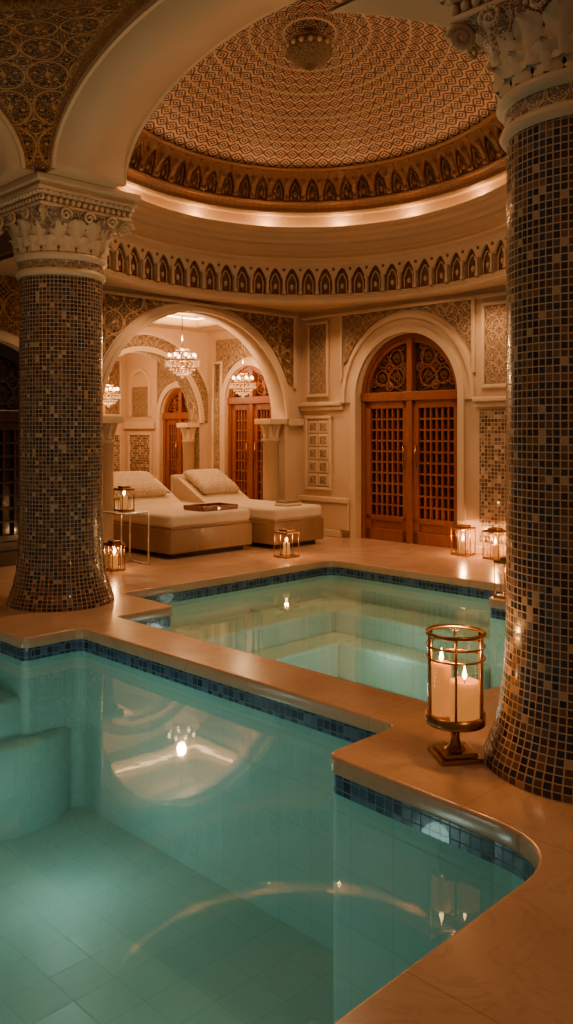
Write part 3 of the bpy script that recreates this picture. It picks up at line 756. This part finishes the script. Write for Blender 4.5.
def hurricane(x,y):
    mb=MB(); R=.130; zb_=.17; zt=.58
    rot=radians(10)
    mm=lambda s,z,d:(x+s*cos(rot)-d*sin(rot),y+s*sin(rot)+d*cos(rot),z)
    mb.rbox(mm,-.10,.10,0,.022,-.10,.10,'brass',.005); mb.rbox(mm,-.08,.08,.022,.04,-.08,.08,'brass',.006)
    mb.lathe((x,y,0),[(.05,.04),(.032,.055),(.022,.075),(.018,.10),(.022,.12),(.04,.135),(.09,.15),(R+.006,.16),(R+.006,zb_),(R+.006,zb_+.035),(R-.006,zb_+.035),(R-.006,zb_+.01),(.001,zb_+.01)],40,'brass')
    mb.lathe((x,y,0),[(R+.004,zt-.018),(R+.008,zt-.015),(R+.008,zt-.003),(R+.003,zt),(R-.005,zt),(R-.005,zt-.018),(R+.004,zt-.018)],40,'brass')
    for zz in (.46,.515): mb.torus((x,y,zz),R+.002,.005,'brass')
    for k in range(6):
        a=k*pi/3+.35; mb.tube([(x+R*1.01*cos(a),y+R*1.01*sin(a),zb_+.03),(x+R*1.01*cos(a),y+R*1.01*sin(a),zt-.01)],.006,'brass')
    mb.lathe((x,y,0),[(R-.004,zb_+.03),(R-.004,zt-.006)],40,'glass')
    for cx,cy,r,z1 in ((.034,-.038,.066,.36),(-.056,.045,.044,.42)):
        mb.lathe((x+cx,y+cy,0),[(.001,zb_+.012),(r,zb_+.012),(r*1.02,z1-.02),(r,z1),(r*.85,z1+.004),(r*.7,z1-.012),(.001,z1-.018)],28,'wax')
        mb.tube([(x+cx,y+cy,z1-.02),(x+cx,y+cy,z1+.012)],.002,'black',5)
        mb.lathe((x+cx,y+cy,z1),[(.001,.005),(.008,.014),(.011,.026),(.006,.048),(.001,.07)],12,'flame')
    ob=mb.build('hurricane_lantern')
    light('POINT','candle_glow',(x,y,.55),7,(1,.45,.14),.03,ob)
hurricane(.775,3.90)

# ------------------------------------------------------------------ chandeliers
def chandelier(u,v,z,R,H,top,e):
    x,y,_=W(u,v,0); mb=MB()
    mb.tube([(x,y,z+H*.5),(x,y,top)],.008,'brass'); mb.lathe((x,y,top),[(.001,0),(.05,0),(.05,-.02),(.02,-.04),(.001,-.04)],16,'brass')
    mb.torus((x,y,z+.02),R,.012,'brass',28,6); mb.torus((x,y,z+H*.42),R*.35,.01,'brass',20,6); mb.torus((x,y,z-H*.22),R*.6,.008,'brass',20,6)
    n=20
    for k in range(n):
        a=2*pi*k/n
        for i in range(7):
            t_=i/6; r=R*(.35+.65*t_**.6); zz=z+H*.42*(1-t_)**1.6+.02*t_-.03*sin(pi*t_); mb.ball((x+r*cos(a),y+r*sin(a),zz),.012,'crystal',4)
        for i in range(6):
            t_=i/5; r=R*(1-.92*t_**1.3); zz=z-H*.5*sin(t_*pi/2); mb.ball((x+r*cos(a),y+r*sin(a),zz),.013,'crystal',4)
        mb.ball((x+R*cos(a),y+R*sin(a),z-.05),.016,'crystal',4,1.6)
    for k in range(8):
        a=2*pi*(k+.5)/8; mb.lathe((x+R*.8*cos(a),y+R*.8*sin(a),z+.02),[(.012,0),(.012,.05),(.016,.06),(.001,.06)],8,'brass'); mb.ball((x+R*.8*cos(a),y+R*.8*sin(a),z+.09),.02,'bulb',6,1.5)
    mb.ball((x,y,z-H*.55),.03,'crystal',8)
    ob=mb.build('chandelier'); light('POINT','chandelier_glow',(x,y,z+.3),e,(1,.58,.26),.06,ob)
chandelier(7.58,9.7,2.48,.24,.40,3.37,75); chandelier(8.68,9.62,2.2,.19,.34,3.37,36); chandelier(7.78,11.9,2.08,.19,.34,3.37,90)

# ------------------------------------------------------------------ lights
WARM=(1,.56,.26)
for k in range(16):
    a=2*pi*(k+.5)/16
    o=E(a,4.27,.06)
    if (o[0]+o[1])*K>4.2: light('POINT','cove_lamp',o,4.0,(1,.53,.21),.02,dome)
light('SPOT','dome_fill_spot',(CX,CY,5.02),300,WARM,.15,dome,(CX,CY,0),150,1)  # general fill added below the dome boss to light pools and floor
light('SPOT','vault_fill_spot',W(UC,VC,4.95),190,WARM,.2,None,W(UC,VC,0),160,1)  # added fill for the camera-side bay, no fixture modelled
for u,v,e in ((8.3,7.9,65),(8.55,5.4,50),(6.0,8.2,25),(8.2,6.8,42)):
    light('SPOT','hall_fill_spot',W(u,v,3.19),e,WARM,.04,None,W(u+.15,v+.1,0),130,.9)  # added fill spots grazing the hall walls, no fittings in the soffit
light('SPOT','deck_fill_spot',W(2.6,-.6,3.6),80,WARM,.1,None,W(2.9,.8,0),120,1)  # unseen fill spot added to brighten the camera-side deck
light('SPOT','pendentive_fill_spot',W(3.2,3.0,.05),130,WARM,.05,None,W(2.9,6.0,4.4),80,1)  # added fill aimed at the left pendentive to bring up its gold
TE=(.80,1,.90)
for u,v,z,e in ((.6,3.6,-.8,10),(1.2,5.8,-.8,11),(2.7,4.6,-.85,8),(1.9,2.9,-.8,5)): light('POINT','pool_fill_light',W(u,v,z),e,TE,.08,p1)  # added underwater fill, brightens the teal of the near basin
for u,v,z,e in ((5.3,4.4,-.6,8),(6.2,5.0,-.5,3),(5.1,3.0,-.6,4)): light('POINT','pool_fill_light',W(u,v,z),e,(.88,1,.86),.08,p2)  # same kind of added fill inside the far basin, no fittings built

w=bpy.data.worlds.new('World'); scene.world=w; w.use_nodes=True
bg=w.node_tree.nodes['Background']; bg.inputs[0].default_value=(1,.58,.34,1); bg.inputs[1].default_value=.12

cam=bpy.data.cameras.new('Camera'); co=bpy.data.objects.new('Camera',cam); COL.objects.link(co)
co.location=(0,0,1.5); co.rotation_euler=(radians(90),0,0)
cam.sensor_fit='HORIZONTAL'; cam.sensor_width=36; cam.lens=850/573*36; cam.shift_y=-82/573; cam.clip_start=.02
scene.camera=co
